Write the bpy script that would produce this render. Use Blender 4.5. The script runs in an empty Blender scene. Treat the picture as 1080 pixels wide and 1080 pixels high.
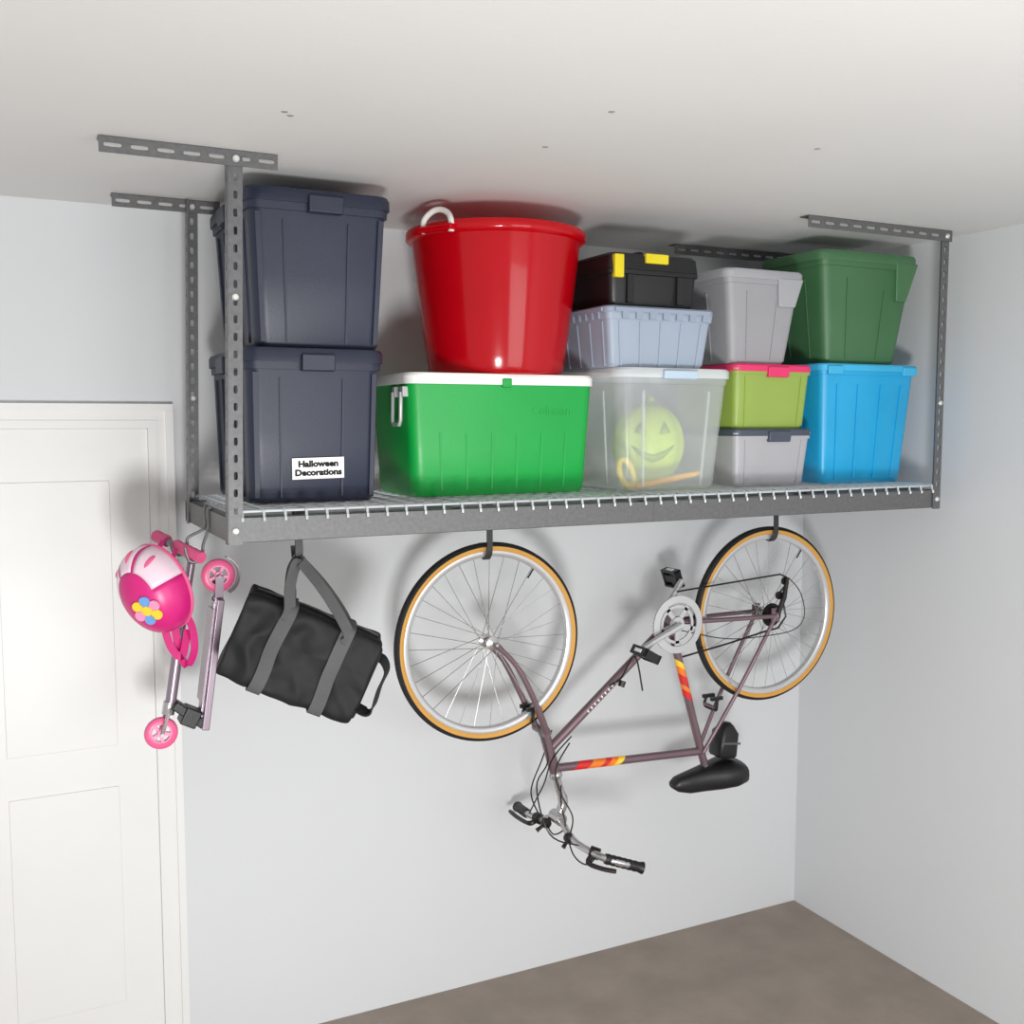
import bpy, bmesh, math, random
from mathutils import Vector, Matrix, noise
random.seed(4)
S = bpy.context.scene
C = S.collection
try:
    S.view_settings.view_transform = 'Standard'
except Exception:
    pass
# ------------------------------------------------------------------ camera
TH = math.radians(5.0); YAW = math.radians(26.2); FPX = 1098.0
CAM = Vector((-0.512, -2.60, 2.08))
Fh = Vector((math.sin(YAW), math.cos(YAW), 0)); Rh = Vector((math.cos(YAW), -math.sin(YAW), 0)); UP = Vector((0, 0, 1))
def ray(px, py):
    a = (px-540)/FPX; b = (540-py)/FPX
    return Fh*(math.cos(TH)+b*math.sin(TH)) + Rh*a + UP*(-math.sin(TH)+b*math.cos(TH))
def at(px, py, Y):
    d = ray(px, py); return CAM + d*((Y-CAM.y)/d.y)
cd = bpy.data.cameras.new('camera'); co = bpy.data.objects.new('camera', cd); C.objects.link(co)
cd.sensor_width = 36; cd.lens = 36*FPX/1080; cd.clip_start = .05
co.location = CAM; co.rotation_euler = (math.pi/2-TH, 0, -YAW); S.camera = co

# ------------------------------------------------------------------ materials
def lin(c):
    c /= 255.0
    return c/12.92 if c <= .04045 else ((c+.055)/1.055)**2.4
def mat(name, rgb, rough=.5, metal=0, bump=.0, scale=150, var=.06, coat=0, spec=.5, vscale=6, bdist=.003):
    m = bpy.data.materials.new(name); m.use_nodes = True
    nt = m.node_tree; b = nt.nodes['Principled BSDF']
    b.inputs['Roughness'].default_value = rough; b.inputs['Metallic'].default_value = metal
    b.inputs['Coat Weight'].default_value = coat; b.inputs['Specular IOR Level'].default_value = spec
    col = [lin(v) for v in rgb]
    tc = nt.nodes.new('ShaderNodeTexCoord')
    n1 = nt.nodes.new('ShaderNodeTexNoise'); n1.inputs['Scale'].default_value = vscale; n1.inputs['Detail'].default_value = 3
    cr = nt.nodes.new('ShaderNodeValToRGB')
    cr.color_ramp.elements[0].position = .3; cr.color_ramp.elements[1].position = .7
    cr.color_ramp.elements[0].color = [v*(1-var) for v in col]+[1]
    cr.color_ramp.elements[1].color = [min(1, v*(1+var)) for v in col]+[1]
    nt.links.new(tc.outputs['Object'], n1.inputs['Vector'])
    nt.links.new(n1.outputs['Fac'], cr.inputs['Fac']); nt.links.new(cr.outputs['Color'], b.inputs['Base Color'])
    if bump:
        n2 = nt.nodes.new('ShaderNodeTexNoise'); n2.inputs['Scale'].default_value = scale; n2.inputs['Detail'].default_value = 4
        bp = nt.nodes.new('ShaderNodeBump'); bp.inputs['Strength'].default_value = bump; bp.inputs['Distance'].default_value = bdist
        nt.links.new(tc.outputs['Object'], n2.inputs['Vector']); nt.links.new(n2.outputs['Fac'], bp.inputs['Height'])
        nt.links.new(bp.outputs['Normal'], b.inputs['Normal'])
    return m
def mix_mat(m, fac, other, rgb=None):
    nt = m.node_tree; b = nt.nodes['Principled BSDF']; out = nt.nodes['Material Output']
    tr = nt.nodes.new(other); mx = nt.nodes.new('ShaderNodeMixShader')
    if rgb: tr.inputs['Color'].default_value = [lin(v) for v in rgb]+[1]
    mx.inputs['Fac'].default_value = fac
    nt.links.new(tr.outputs[0], mx.inputs[1]); nt.links.new(b.outputs[0], mx.inputs[2]); nt.links.new(mx.outputs[0], out.inputs['Surface'])
    return m
def clear_mat(name, rgb, fac):
    return mix_mat(mat(name, rgb, .25, 0, .05, 60, .03), fac, 'ShaderNodeBsdfTransparent')
M = dict(
 wall=mat('wall_paint', (213,215,217), .7, 0, .12, 90, .012, vscale=1.5),
 ceil=mat('ceiling_paint', (215,214,212), .75, 0, .18, 60, .02, vscale=1.5),
 floor=mat('concrete', (150,138,128), .8, 0, .3, 40, .1),
 trim=mat('trim_white', (229,229,227), .4, 0, 0, 50, .01),
 steel=mat('hammered_grey', (106,106,107), .42, .4, .14, 220, .12, vscale=90),
 zinc=mat('zinc_wire', (206,213,216), .35, .35, .05, 200, .04),
 hooksteel=mat('hook_dark_grey', (58,58,60), .45, .3, .1, 200, .06),
 bolt=mat('bolt_zinc', (215,215,212), .35, .4, 0, 50, .05),
 navy=mat('navy_plastic', (36,42,61), .42, 0, .12, 220, .07),
 navy2=mat('navy_lid', (35,41,59), .4, 0, .12, 220, .07),
 red=mix_mat(mat('red_plastic', (204,8,28), .16, 0, .04, 12, .04, coat=.4), .55, 'ShaderNodeBsdfTranslucent', (255,24,36)),
 rope=mat('white_rope', (232,230,224), .8, 0, .5, 300, .08, vscale=80),
 cgreen=mat('cooler_green', (14,160,66), .38, 0, .15, 200, .04),
 white=mat('white_plastic', (238,238,236), .4, 0, .05, 100, .02),
 hgrey=mat('handle_grey', (176,178,178), .35, .2, .05, 100, .02),
 black=mat('black_plastic', (24,24,26), .4, 0, .12, 200, .1),
 yellow=mat('yellow_plastic', (226,206,30), .4, 0, .05, 100, .04),
 lblue=mat('light_blue_plastic', (156,168,184), .4, 0, .05, 100, .04),
 lblue2=mat('grey_blue_plastic', (146,158,176), .4, 0, .05, 100, .04),
 lgrey=mat('light_grey_plastic', (154,154,158), .45, 0, .12, 200, .04),
 lgrey2=mat('grey_lid_plastic', (164,165,169), .42, 0, .12, 200, .04),
 sgrey=mat('small_grey_plastic', (172,172,176), .4, 0, .05, 100, .04),
 dgrey=mat('slate_lid', (70,78,92), .4, 0, .08, 100, .05),
 pink=mat('pink_plastic', (226,52,108), .4, 0, .05, 100, .05),
 lime=mat('lime_plastic', (146,170,78), .4, 0, .05, 100, .05),
 tgreen=mat('dull_green_plastic', (66,110,72), .45, 0, .12, 200, .05),
 tgreen2=mat('dull_green_lid', (74,118,80), .42, 0, .12, 200, .05),
 cyan=mat('sky_blue_plastic', (34,164,216), .36, 0, .05, 100, .05),
 cyan2=mat('sky_blue_lid', (62,178,224), .36, 0, .05, 100, .05),
 paper=mat('label_paper', (244,244,242), .7, 0, 0, 50, .01),
 ink=mat('black_ink', (12,12,12), .8, 0, 0, 50, .02),
 clear=clear_mat('clear_plastic', (226,231,234), .34),
 clearlid=clear_mat('clear_lid_plastic', (230,236,239), .68),
 clearlatch=mat('latch_pale_plastic', (184,204,222), .35, 0, .05, 60, .03),
 pump=mat('lime_pumpkin', (208,236,72), .4, 0, .05, 60, .06),
 pface=mat('pumpkin_face_green', (158,192,60), .5, 0, .05, 60, .06),
 orange=mat('orange_plastic', (242,190,64), .4, 0, .05, 60, .08),
 tyre=mat('black_rubber', (22,22,24), .65, 0, .3, 300, .1),
 tan=mat('tan_rubber', (206,152,70), .6, 0, .1, 200, .05),
 rim=mat('bright_alloy', (210,210,211), .28, .6, 0, 50, .03),
 chrome=mat('chrome', (196,194,194), .22, .85, 0, 50, .03),
 frame=mat('mauve_metal', (128,106,113), .3, .5, 0, 60, .06),
 dred=mat('decal_red', (214,40,36), .4, 0, 0, 50, .02),
 dora=mat('decal_orange', (242,124,36), .4, 0, 0, 50, .02),
 dyel=mat('decal_yellow', (242,206,60), .4, 0, 0, 50, .02),
 dark=mat('dark_steel', (50,46,46), .4, .6, .1, 100, .1),
 nylon=mat('black_nylon', (21,21,22), .66, 0, .2, 16, .2, spec=.4, bdist=.008),
 web=mat('grey_webbing', (92,92,93), .8, 0, .5, 400, .1, spec=.25),
 lilac=mat('lilac_metal', (150,136,147), .3, .6, 0, 60, .06),
 hpink=mat('hot_pink', (206,34,120), .35, 0, .04, 80, .05),
 wpink=mat('wheel_pink', (226,92,140), .35, 0, .04, 80, .05),
 hwhite=mat('helmet_white', (232,206,218), .35, 0, .04, 80, .03),
 lpink=mat('light_pink', (240,150,186), .4, 0, 0, 80, .03),
 sky=mat('petal_blue', (110,160,220), .4, 0, 0, 80, .03),
)
# ------------------------------------------------------------------ helpers
ORG = {}
def catmull(p, k=6, closed=False):
    p = [Vector(v) for v in p]; n = len(p); out = []
    rng = range(n) if closed else range(n-1)
    for i in rng:
        if closed: a, b, c, d = p[i-1], p[i], p[(i+1) % n], p[(i+2) % n]
        else: a, b, c, d = p[max(i-1, 0)], p[i], p[i+1], p[min(i+2, n-1)]
        for j in range(k):
            t = j/k
            out.append(.5*((2*b)+(c-a)*t+(2*a-5*b+4*c-d)*t*t+(3*b-a-3*c+d)*t**3))
    if not closed: out.append(p[-1])
    return out
class MB:
    def __init__(s): s.bm = bmesh.new()
    def hexa(s, p):   # p: 8 points, bottom loop then top loop
        v = [s.bm.verts.new(q) for q in p]
        for f in ((3,2,1,0),(4,5,6,7),(0,1,5,4),(1,2,6,5),(2,3,7,6),(3,0,4,7)):
            s.bm.faces.new([v[i] for i in f])
    def box(s, lo, hi, T=None):
        (a,b,c),(d,e,f) = lo, hi
        p = [Vector(q) for q in ((a,b,c),(d,b,c),(d,e,c),(a,e,c),(a,b,f),(d,b,f),(d,e,f),(a,e,f))]
        if T: p = [T @ q for q in p]
        s.hexa(p)
    def bar(s, a, b, w, h, side=Vector((0,1,0))):   # box beam between a and b
        a = Vector(a); b = Vector(b); t = (b-a).normalized(); u = (side-t*side.dot(t)).normalized(); v = t.cross(u)
        p = []
        for q in (a, b):
            for x, y in ((-1,-1),(1,-1),(1,1),(-1,1)): p.append(q+u*(w/2*x)+v*(h/2*y))
        s.hexa(p)
    def loft(s, rings, cap0=True, cap1=True):
        R = [[s.bm.verts.new(q) for q in r] for r in rings]; n = len(R[0])
        for a, b in zip(R, R[1:]):
            for i in range(n): s.bm.faces.new((a[i], a[(i+1) % n], b[(i+1) % n], b[i]))
        if cap0: s.bm.faces.new(R[0][::-1])
        if cap1: s.bm.faces.new(R[-1])
        return R
    def tube(s, pts, r, seg=8, closed=False):
        pts = [Vector(p) for p in pts]; n = len(pts)
        rs = r if isinstance(r, (list, tuple)) else [r]*n
        tg = []
        for i in range(n):
            if closed: t = pts[(i+1) % n]-pts[i-1]
            else: t = pts[min(i+1, n-1)]-pts[max(i-1, 0)]
            tg.append(t.normalized())
        u = tg[0].orthogonal().normalized(); R = []
        for i in range(n):
            u = (u-tg[i]*u.dot(tg[i])).normalized(); v = tg[i].cross(u)
            R.append([pts[i]+(u*math.cos(2*math.pi*k/seg)+v*math.sin(2*math.pi*k/seg))*rs[i] for k in range(seg)])
        if closed:
            V = [[s.bm.verts.new(q) for q in r_] for r_ in R]
            for i in range(n):
                a, b = V[i], V[(i+1) % n]
                for k in range(seg): s.bm.faces.new((a[k], a[(k+1) % seg], b[(k+1) % seg], b[k]))
        else: s.loft(R)
    def ribbon(s, pts, wd, w, th):
        pts = [Vector(p) for p in pts]; n = len(pts); R = []
        for i in range(n):
            t = (pts[min(i+1, n-1)]-pts[max(i-1, 0)]).normalized()
            d = wd[i] if isinstance(wd, list) else wd
            d = (d-t*d.dot(t)).normalized(); q = t.cross(d)
            R.append([pts[i]+d*(w/2*x)+q*(th/2*y) for x, y in ((-1,-1),(1,-1),(1,1),(-1,1))])
        s.loft(R)
    def lathe(s, prof, T=None, seg=48, closed=False):
        T = T or Matrix(); R = []
        for r, z in prof:
            if r < 1e-6: R.append([s.bm.verts.new(T @ Vector((0,0,z)))])
            else: R.append([s.bm.verts.new(T @ Vector((r*math.cos(2*math.pi*k/seg), r*math.sin(2*math.pi*k/seg), z))) for k in range(seg)])
        pr = list(zip(R, R[1:]))
        if closed: pr.append((R[-1], R[0]))
        for a, b in pr:
            for k in range(seg):
                k2 = (k+1) % seg
                if len(a) == 1 and len(b) == 1: continue
                if len(a) == 1: s.bm.faces.new((a[0], b[k2], b[k]))
                elif len(b) == 1: s.bm.faces.new((a[k], a[k2], b[0]))
                else: s.bm.faces.new((a[k], a[k2], b[k2], b[k]))
    def perf(s, o, u, v, L, w, slots, hl, hw):
        o = Vector(o); u = Vector(u); v = Vector(v); cl = hl+.004
        P = lambda a, b: s.bm.verts.new(o+u*a+v*b)
        sq = [(-1,-1),(-.5,-1),(0,-1),(.5,-1),(1,-1),(1,-.4),(1,.4),(1,1),(.5,1),(0,1),(-.5,1),(-1,1),(-1,.4),(-1,-.4)]
        cur = 0
        for c in sorted(slots):
            if c-cl < cur or c+cl > L: continue
            if c-cl > cur+1e-5: s.bm.faces.new((P(cur,-w/2), P(c-cl,-w/2), P(c-cl,w/2), P(cur,w/2)))
            O = []; I = []
            for a, b in sq:
                O.append(P(c+a*cl, b*w/2)); l = math.hypot(a, b); k = .45+.55/l
                I.append(P(c+a*k*hl, b*k*hw))
            n = len(sq)
            for i in range(n): s.bm.faces.new((O[i], O[(i+1) % n], I[(i+1) % n], I[i]))
            cur = c+cl
        s.bm.faces.new((P(cur,-w/2), P(L,-w/2), P(L,w/2), P(cur,w/2)))
    def build(s, name, m, parent=None, bevel=0, solid=0, loc=None, world=False, sharp=38, flat=False):
        bm = s.bm
        bmesh.ops.recalc_face_normals(bm, faces=bm.faces[:])
        off = None
        if world and parent is not None: off = ORG[parent]
        elif parent is None and loc is not None: off = Vector(loc)
        if off is not None:
            for v in bm.verts: v.co -= off
        for f in bm.faces: f.smooth = not flat
        if not bevel:
            for e in bm.edges:
                if len(e.link_faces) == 2 and e.calc_face_angle(0) > math.radians(sharp): e.smooth = False
        me = bpy.data.meshes.new(name); bm.to_mesh(me); bm.free()
        o = bpy.data.objects.new(name, me); C.objects.link(o); me.materials.append(m)
        if parent is not None:
            o.parent = parent; ORG[o] = ORG[parent]
        else:
            o.location = loc or (0,0,0); ORG[o] = Vector(loc or (0,0,0))
        if solid:
            md = o.modifiers.new('solid', 'SOLIDIFY'); md.thickness = solid; md.offset = 0
        if bevel:
            md = o.modifiers.new('bevel', 'BEVEL'); md.width = bevel; md.segments = 2; md.limit_method = 'ANGLE'
            md.angle_limit = math.radians(35); md.harden_normals = True
        return o
def tag(o, label, cat, group=None):
    o['label'] = label; o['category'] = cat
    if group: o['group'] = group
def thing(name, label, cat, loc, rotz=0, group=None):
    o = bpy.data.objects.new(name, None); C.objects.link(o); o.location = loc; o.rotation_euler = (0,0,rotz)
    o.empty_display_size = .05; ORG[o] = Vector(loc); tag(o, label, cat, group); return o
def struct(mb, name, m, **k):
    o = mb.build(name, m, **k); o['kind'] = 'structure'; return o
def rrect(hx, hy, r, z, n=4):
    p = []
    r = min(r, hx*.95, hy*.95)
    for cx, cy, a0 in ((hx-r, hy-r, 0), (-hx+r, hy-r, 90), (-hx+r, -hy+r, 180), (hx-r, -hy+r, 270)):
        for i in range(n+1):
            a = math.radians(a0+90*i/n); p.append(Vector((cx+r*math.cos(a), cy+r*math.sin(a), z)))
    return p
def text_part(name, txt, size, T, m, parent, extrude=.0006, offset=0, line=1.0, shear=0):
    cu = bpy.data.curves.new(name, 'FONT'); cu.body = txt; cu.size = size; cu.align_x = 'CENTER'; cu.align_y = 'CENTER'
    cu.extrude = extrude; cu.offset = offset; cu.space_line = line; cu.shear = shear; cu.resolution_u = 3
    t = bpy.data.objects.new('t', cu); C.objects.link(t)
    bpy.context.view_layer.update()
    me = bpy.data.meshes.new_from_object(t.evaluated_get(bpy.context.evaluated_depsgraph_get()))
    bpy.data.objects.remove(t); me.name = name; me.transform(T); me.materials.clear(); me.materials.append(m)
    o = bpy.data.objects.new(name, me); C.objects.link(o); o.parent = parent; ORG[o] = ORG[parent]; return o
RX90 = Matrix.Rotation(math.pi/2, 4, 'X')

# ------------------------------------------------------------------ room
YW, XR, ZC = .78, 2.52, 2.7225
b = MB(); b.box((-2.2, YW, 0), (XR+.1, YW+.1, ZC)); struct(b, 'wall_back', M['wall'])
b = MB(); b.box((XR, -3.6, 0), (XR+.1, YW, ZC)); struct(b, 'wall_right', M['wall'])
b = MB(); b.box((-2.2, -3.6, ZC), (XR+.1, YW+.1, ZC+.1)); ceil = struct(b, 'ceiling', M['ceil'])
b = MB(); b.box((-2.2, -3.6, -.1), (XR+.1, YW+.1, 0)); struct(b, 'floor', M['floor'])
dx = at(181, 430, YW).x; dz = at(150, 426, YW).z
b = MB(); b.box((dx-.95, YW-.012, .005), (dx-.075, YW-.001, dz-.075))
for z0, z1 in ((.25, .95), (1.08, 1.9)):
    for x0, x1 in ((dx-.87, dx-.56), (dx-.50, dx-.19)):
        b.box((x0, YW-.016, z0), (x1, YW-.012, z1))
struct(b, 'door_1', M['trim'], bevel=.003)
prof = ((0,.022,.026),(.022,.05,.018),(.05,.075,.022))
b = MB()
for w0, w1, th in prof:
    b.box((dx-w1, YW-th, 0), (dx-w0, YW-.0005, dz-w1-.0002))
    b.box((dx-1.02+w0, YW-th, dz-w1), (dx-w0, YW-.0005, dz-w0))
    b.box((dx-1.02+w0, YW-th, 0), (dx-1.02+w1, YW-.0005, dz-w1-.0002))
struct(b, 'trim_1', M['trim'])
for px, py in ((300,118),(306,122),(645,118),(575,155),(862,157)):
    d = ray(px, py); p = CAM+d*((ZC-CAM.z)/d.z)
    b = MB(); b.lathe([(0,-.0012),(.006,-.001),(.008,0)], Matrix.Translation(p), 12)
    o = b.build('screw_mark', M['lgrey'], ceil, world=True); o['kind'] = 'structure'

# ------------------------------------------------------------------ overhead rack
BB0, BB1, DECK = 1.781, 1.843, 1.865
LX, DY = 2.385, .60
rack = thing('overhead_rack', 'grey steel overhead storage rack with wire deck hung from the ceiling', 'storage rack', (LX/2, DY/2, BB0))
def ubeam(name, x0, x1, y0, y1, lip):
    b = MB(); b.box((x0, y0, BB0), (x1, y1, BB1))
    b.box(lip[0], lip[1]); b.box(lip[2], lip[3])
    return b.build(name, M['steel'], rack, world=True, bevel=.0015)
xm = at(686, 545, 0).x
XL = -.018
fb = ubeam('front_beam', XL, LX+.02, -.022, -.018, ((XL,-.022,BB1-.003),(LX+.02,.012,BB1),(XL,-.022,BB0),(LX+.02,.012,BB0+.003)))
b = MB(); b.box((xm-.004,-.0235,BB0+.001),(xm+.1,-.0222,BB1-.001)); b.build('splice_plate', M['steel'], fb, world=True, bevel=.0006)
ubeam('back_beam', XL, LX+.02, DY+.018, DY+.022, ((XL,DY-.012,BB1-.003),(LX+.02,DY+.022,BB1),(XL,DY-.012,BB0),(LX+.02,DY+.022,BB0+.003)))
ubeam('side_beam', -.014, -.010, -.017, DY+.017, ((-.014,-.017,BB1-.003),(.012,DY+.017,BB1),(-.014,-.017,BB0),(.012,DY+.017,BB0+.003)))
ubeam('side_beam', LX+.015, LX+.019, -.017, DY+.017, ((LX-.012,-.017,BB1-.003),(LX+.019,DY+.017,BB1),(LX-.012,-.017,BB0),(LX+.019,DY+.017,BB0+.003)))
for x in (LX*.25, LX*.5, LX*.75):
    b = MB(); b.box((x-.015, -.017, BB1-.012), (x+.015, DY+.017, BB1)); b.build('cross_bar', M['steel'], rack, world=True, bevel=.001)
b = MB()
zt = DECK-.0036
n = 44
for i in range(n+1):
    x = .018+(LX-.030)*i/n
    b.tube([(x, DY, zt), (x, -.012, zt), (x, -.020, zt-.003), (x, -.0225, BB1+.001), (x, -.0258, BB1-.002), (x, -.0260, BB1-.010)], .0036, 6)
for k in range(11):
    y = -.012+(DY+.012)*k/10
    b.tube([(.010, y, zt-.0045), (LX-.005, y, zt-.0045)], .0038, 6)
b.build('wire_deck', M['zinc'], rack, world=True)
PW = .034
def post(x, y, sx, front, lean=0.0):
    b = MB(); z0 = BB0-.004; L = ZC-.004-z0; w = PW
    sl = [.085+.042*i for i in range(int((L-.1)/.042))]
    fy = y-.026 if front else y+.0
    u = Vector((lean/L, 0, 1))
    b.perf((x, fy, z0), u, (1,0,0), L, w, sl, .010, .005)
    b.perf((x+sx*w/2, fy+w/2 if front else fy-w/2+.0, z0), u, (0,1,0), L, w, sl, .010, .005)
    return b.build('post', M['steel'], rack, world=True, solid=.0028, flat=True)
def disc(p, r=.0085, h=.006, name='bolt', ax='Y'):
    b = MB(); T = Matrix.Translation(p) @ Matrix.Rotation(math.pi/2, 4, 'X')
    b.lathe([(0,h),(r*.7,h),(r,h*.5),(r,-.002),(0,-.002)], T, 14); return b.build(name, M['bolt'], rack, world=True)
PX = 0.0; LEAN = .020
post(PX, 0, -1, True, LEAN); post(LX+.005, 0, 1, True); post(PX, DY, -1, False, LEAN); post(LX+.005, DY, 1, False)
def bracket(x0, x1, y):
    b = MB(); L = x1-x0
    sl = [.03+.058*i for i in range(int(L/.058)+1)]
    b.perf((x0, y, ZC-.020), (1,0,0), (0,0,1), L, .036, sl, .020, .0048)
    b.perf((x0, y+.02, ZC-.0025), (1,0,0), (0,1,0), L, .04, sl, .019, .0042)
    b.build('ceiling_bracket', M['steel'], rack, world=True, solid=.003, flat=True)
bracket(-.285, .12, -.0305); bracket(-.2, .10, DY-.0045)
bracket(1.785, LX+.03, -.0305); bracket(1.72, LX+.03, DY-.0045)
for p in ((PX+LEAN,-.033,ZC-.021),(PX+.012,-.028,at(247,313,-.03).z),(LX+.005,-.033,ZC-.021),(LX+.005,-.028,at(991,425,-.03).z),(PX+LEAN,DY-.007,ZC-.021),(PX+.009,DY-.002,at(203,420,DY).z),(PX,-.028,BB0+.03),(LX+.005,-.028,BB0+.03)):
    disc(Vector(p))

# ------------------------------------------------------------------ bins
def make_bin(name, label, cat, px, pyb, pyt, yf, depth, z0, mb_, ml, lid_h=.02, ov=.008, taper_d=.05, rot=0, ribs=(), rimh=.03, rimo=.006, rad=.03, openbox=False, group=None):
    bl, br, tl, tr = px
    x0, x1 = at(bl, pyb, yf+taper_d/2).x, at(br, pyb, yf+taper_d/2).x
    x2, x3 = at(tl, pyt, yf).x, at(tr, pyt, yf).x
    cx = (x0+x1+x2+x3)/4; bw = x1-x0; tw = x3-x2-2*ov
    ztop = at((tl+tr)/2, pyt, yf).z
    h = ztop-z0-lid_h
    td = depth-2*ov; bd = td-taper_d
    root = thing(name, label, cat, (cx, yf+depth/2, z0), rot, group)
    hx = lambda t: bw/2+(tw-bw)/2*t
    hy = lambda t: bd/2+(td-bd)/2*t
    b = MB(); t1 = 1-rimh/h
    secs = [(0,-.006),(.012/h,0),(.5,0),(t1,0),(t1+.001,rimo),(1,rimo)] if not openbox else [(0,-.006),(.012/h,0),(.5,0),(t1,0),(t1+.001,.003),(1,.003)]
    b.loft([rrect(hx(t)+o, hy(t)+o, rad, t*h) for t, o in secs], True, not openbox)
    def fp(face, s, t, d):
        if face == 'F': return Vector((s*hx(t), -hy(t)-d, t*h))
        if face == 'L': return Vector((-hx(t)-d, s*hy(t), t*h))
        return Vector((hx(t)+d, s*hy(t), t*h))
    def rib(bb, face, s0, s1, t0, t1, d, s2=None, s3=None):
        s2 = s0 if s2 is None else s2; s3 = s1 if s3 is None else s3
        p = [fp(face, s, t, -.003) for s, t in ((s0,t0),(s1,t0),(s3,t1),(s2,t1))]+[fp(face, s, t, d) for s, t in ((s0,t0),(s1,t0),(s3,t1),(s2,t1))]
        bb.hexa(p)
    for r in ribs: rib(b, *r)
    body = b.build('body', mb_, root, sharp=30)
    b = MB()
    if lid_h > 0:
        b.loft([rrect(hx(1)+o, hy(1)+o, rad+.008, h+z) for z, o in ((-.010,rimo+.0005),(-.010,ov),(lid_h*.6,ov),(lid_h*.95,ov-.004),(lid_h,ov-.012),(lid_h,ov-.03))], False, True)
        lid = b.build('lid', ml, root, sharp=30)
    else: lid = None
    root_info = dict(root=root, body=body, lid=lid, hx=hx, hy=hy, h=h, fp=fp, rib=rib, top=z0+h+lid_h, ov=ov)
    return root_info
def handle(B, face, s0, s1, z0, z1, d, m, name='handle', taper=0):
    b = MB(); t0, t1 = z0/B['h'], z1/B['h']
    B['rib'](b, face, s0+taper, s1-taper, t0, t1, d, s0, s1)
    return b.build(name, m, B['root'], bevel=.004)
nrib = [('F',-.55,-.52,.04,.86,.004),('F',.40,.43,.04,.86,.004),('F',-.93,-.86,.04,.9,.003),('F',.86,.93,.04,.9,.003),
        ('L',-.7,-.66,.04,.88,.005),('L',-.3,-.26,.04,.88,.005),('L',.3,.34,.04,.88,.005),('L',.66,.7,.04,.88,.005)]
NL = make_bin('storage_tote', 'navy blue lidded tote with a white paper label, under another navy tote', 'storage bin', (263,397,259,410), 531, 367, .075, .52, DECK, M['navy'], M['navy2'], .026, .012, .05, ribs=nrib, rad=.035)
handle(NL, 'F', -.24, .26, NL['h']-.034, NL['h']+.010, .026, M['navy2'])
handle(NL, 'L', -.2, .2, NL['h']-.034, NL['h']+.010, .026, M['navy2'])
NU = make_bin('storage_tote', 'unlabelled navy blue tote with lid, topmost beside the left post', 'storage bin', (271,402,259,416), 364, 200, .075, .52, NL['top'], M['navy'], M['navy2'], .026, .012, .05, ribs=nrib, rad=.035)
handle(NU, 'F', -.2, .3, NU['h']-.034, NU['h']+.010, .026, M['navy2'])
handle(NU, 'L', -.2, .2, NU['h']-.034, NU['h']+.010, .026, M['navy2'])
# label on lower tote
lp = at(338, 494, .08); s_l = (lp.x-NL['root'].location.x); t_l = (lp.z-DECK)/NL['h']
p0 = NL['fp']('F', 0, t_l, .0055); tilt = math.atan2(NL['hy'](1)-NL['hy'](0), NL['h'])
TL = Matrix.Translation((s_l, p0.y, lp.z-DECK)) @ Matrix.Rotation(math.radians(-1), 4, 'Y') @ Matrix.Rotation(math.pi/2+tilt, 4, 'X')
b = MB(); b.box((-.070,-.028,-.001), (.070,.028,.0012), TL); lab = b.build('paper_label', M['paper'], NL['root'], sharp=30)
text_part('lettering', 'Halloween\nDecorations', .0225, TL @ Matrix.Translation((0,0,.0017)) @ Matrix.Diagonal((1.12,1,1,1)), M['ink'], lab, .0004, .0011, 1.02)

# cooler
yc = .135
CB = make_bin('cooler', 'large green cooler with a white lid, underneath the red tub', 'cooler', (438,620,430,630), 524, 394, yc, .36, DECK, M['cgreen'], M['white'], .022, .006, .03, ribs=[('F',s-.012,s+.012,.05,.55,.0014) for s in (-.7,-.42,-.14,.14,.42,.7)], rimh=.012, rimo=.001, rad=.035)
handle(CB, 'F', -.05, .05, CB['h']-.018, CB['h']+.008, .012, M['cgreen'], 'latch')
pt = CB['fp']('F', .52, .74, .0002)
tlt = math.atan2(CB['hy'](1)-CB['hy'](0), CB['h'])
text_part('lettering', 'Coleman', .036, Matrix.Translation(pt) @ Matrix.Rotation(tlt, 4, 'X') @ RX90, M['cgreen'], CB['body'], .0014, .0004)
for f, sg, HS in (('L',-1,(-.80,-.42)),('R',1,(.1,.48))):
    for s in HS:
        b = MB(); q = CB['fp'](f, s, .90, .0)
        b.box((q.x-.014, q.y-.012, q.z-.014), (q.x+.014, q.y+.012, q.z+.016))
        b.build('handle_bracket', M['hgrey'], CB['root'], bevel=.003)
    q0 = CB['fp'](f, HS[0], .90, .014); q1 = CB['fp'](f, HS[1], .90, .014)
    b = MB(); b.tube([q0, q0+Vector((sg*.002,.0,-.08)), q0+Vector((sg*.002,.008,-.092)), q1+Vector((sg*.002,-.008,-.092)), q1+Vector((sg*.002,0,-.08)), q1], .0055, 8)
    b.build('handle', M['hgrey'], CB['root'])
# red tub
tz = CB['top']; tY = .325
rimL, rimR = at(424, 252, tY), at(614, 252, tY)
tcx = (rimL.x+rimR.x)/2
fw = (Vector((tcx, tY, 0))-CAM).dot(Fh)
rt = 95*fw/FPX*.98; rb = 71*fw/FPX*.985; htub = min(at(519, 247, tY).z-tz, ZC-.055-tz)
tub = thing('tub', 'big round red plastic tub with a white rope handle standing on the green cooler', 'tub', (tcx, tY, tz))
b = MB(); pr = [(0,.0),(rb-.015,0),(rb-.004,.004),(rb,.014)]
for i in range(1, 10):
    t = i/10; pr.append((rb+(rt-.018-rb)*(t**.9), .014+(htub-.05)*t))
pr += [(rt-.017,htub-.034),(rt-.004,htub-.03),(rt,htub-.024),(rt,htub-.006),(rt-.004,htub),(rt-.012,htub),(rt-.016,htub-.008),(rb-.004,.02),(0,.016)]
b.lathe(pr, seg=72)
b.build('body', M['red'], tub, sharp=50)
ra = math.radians(207)
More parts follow.
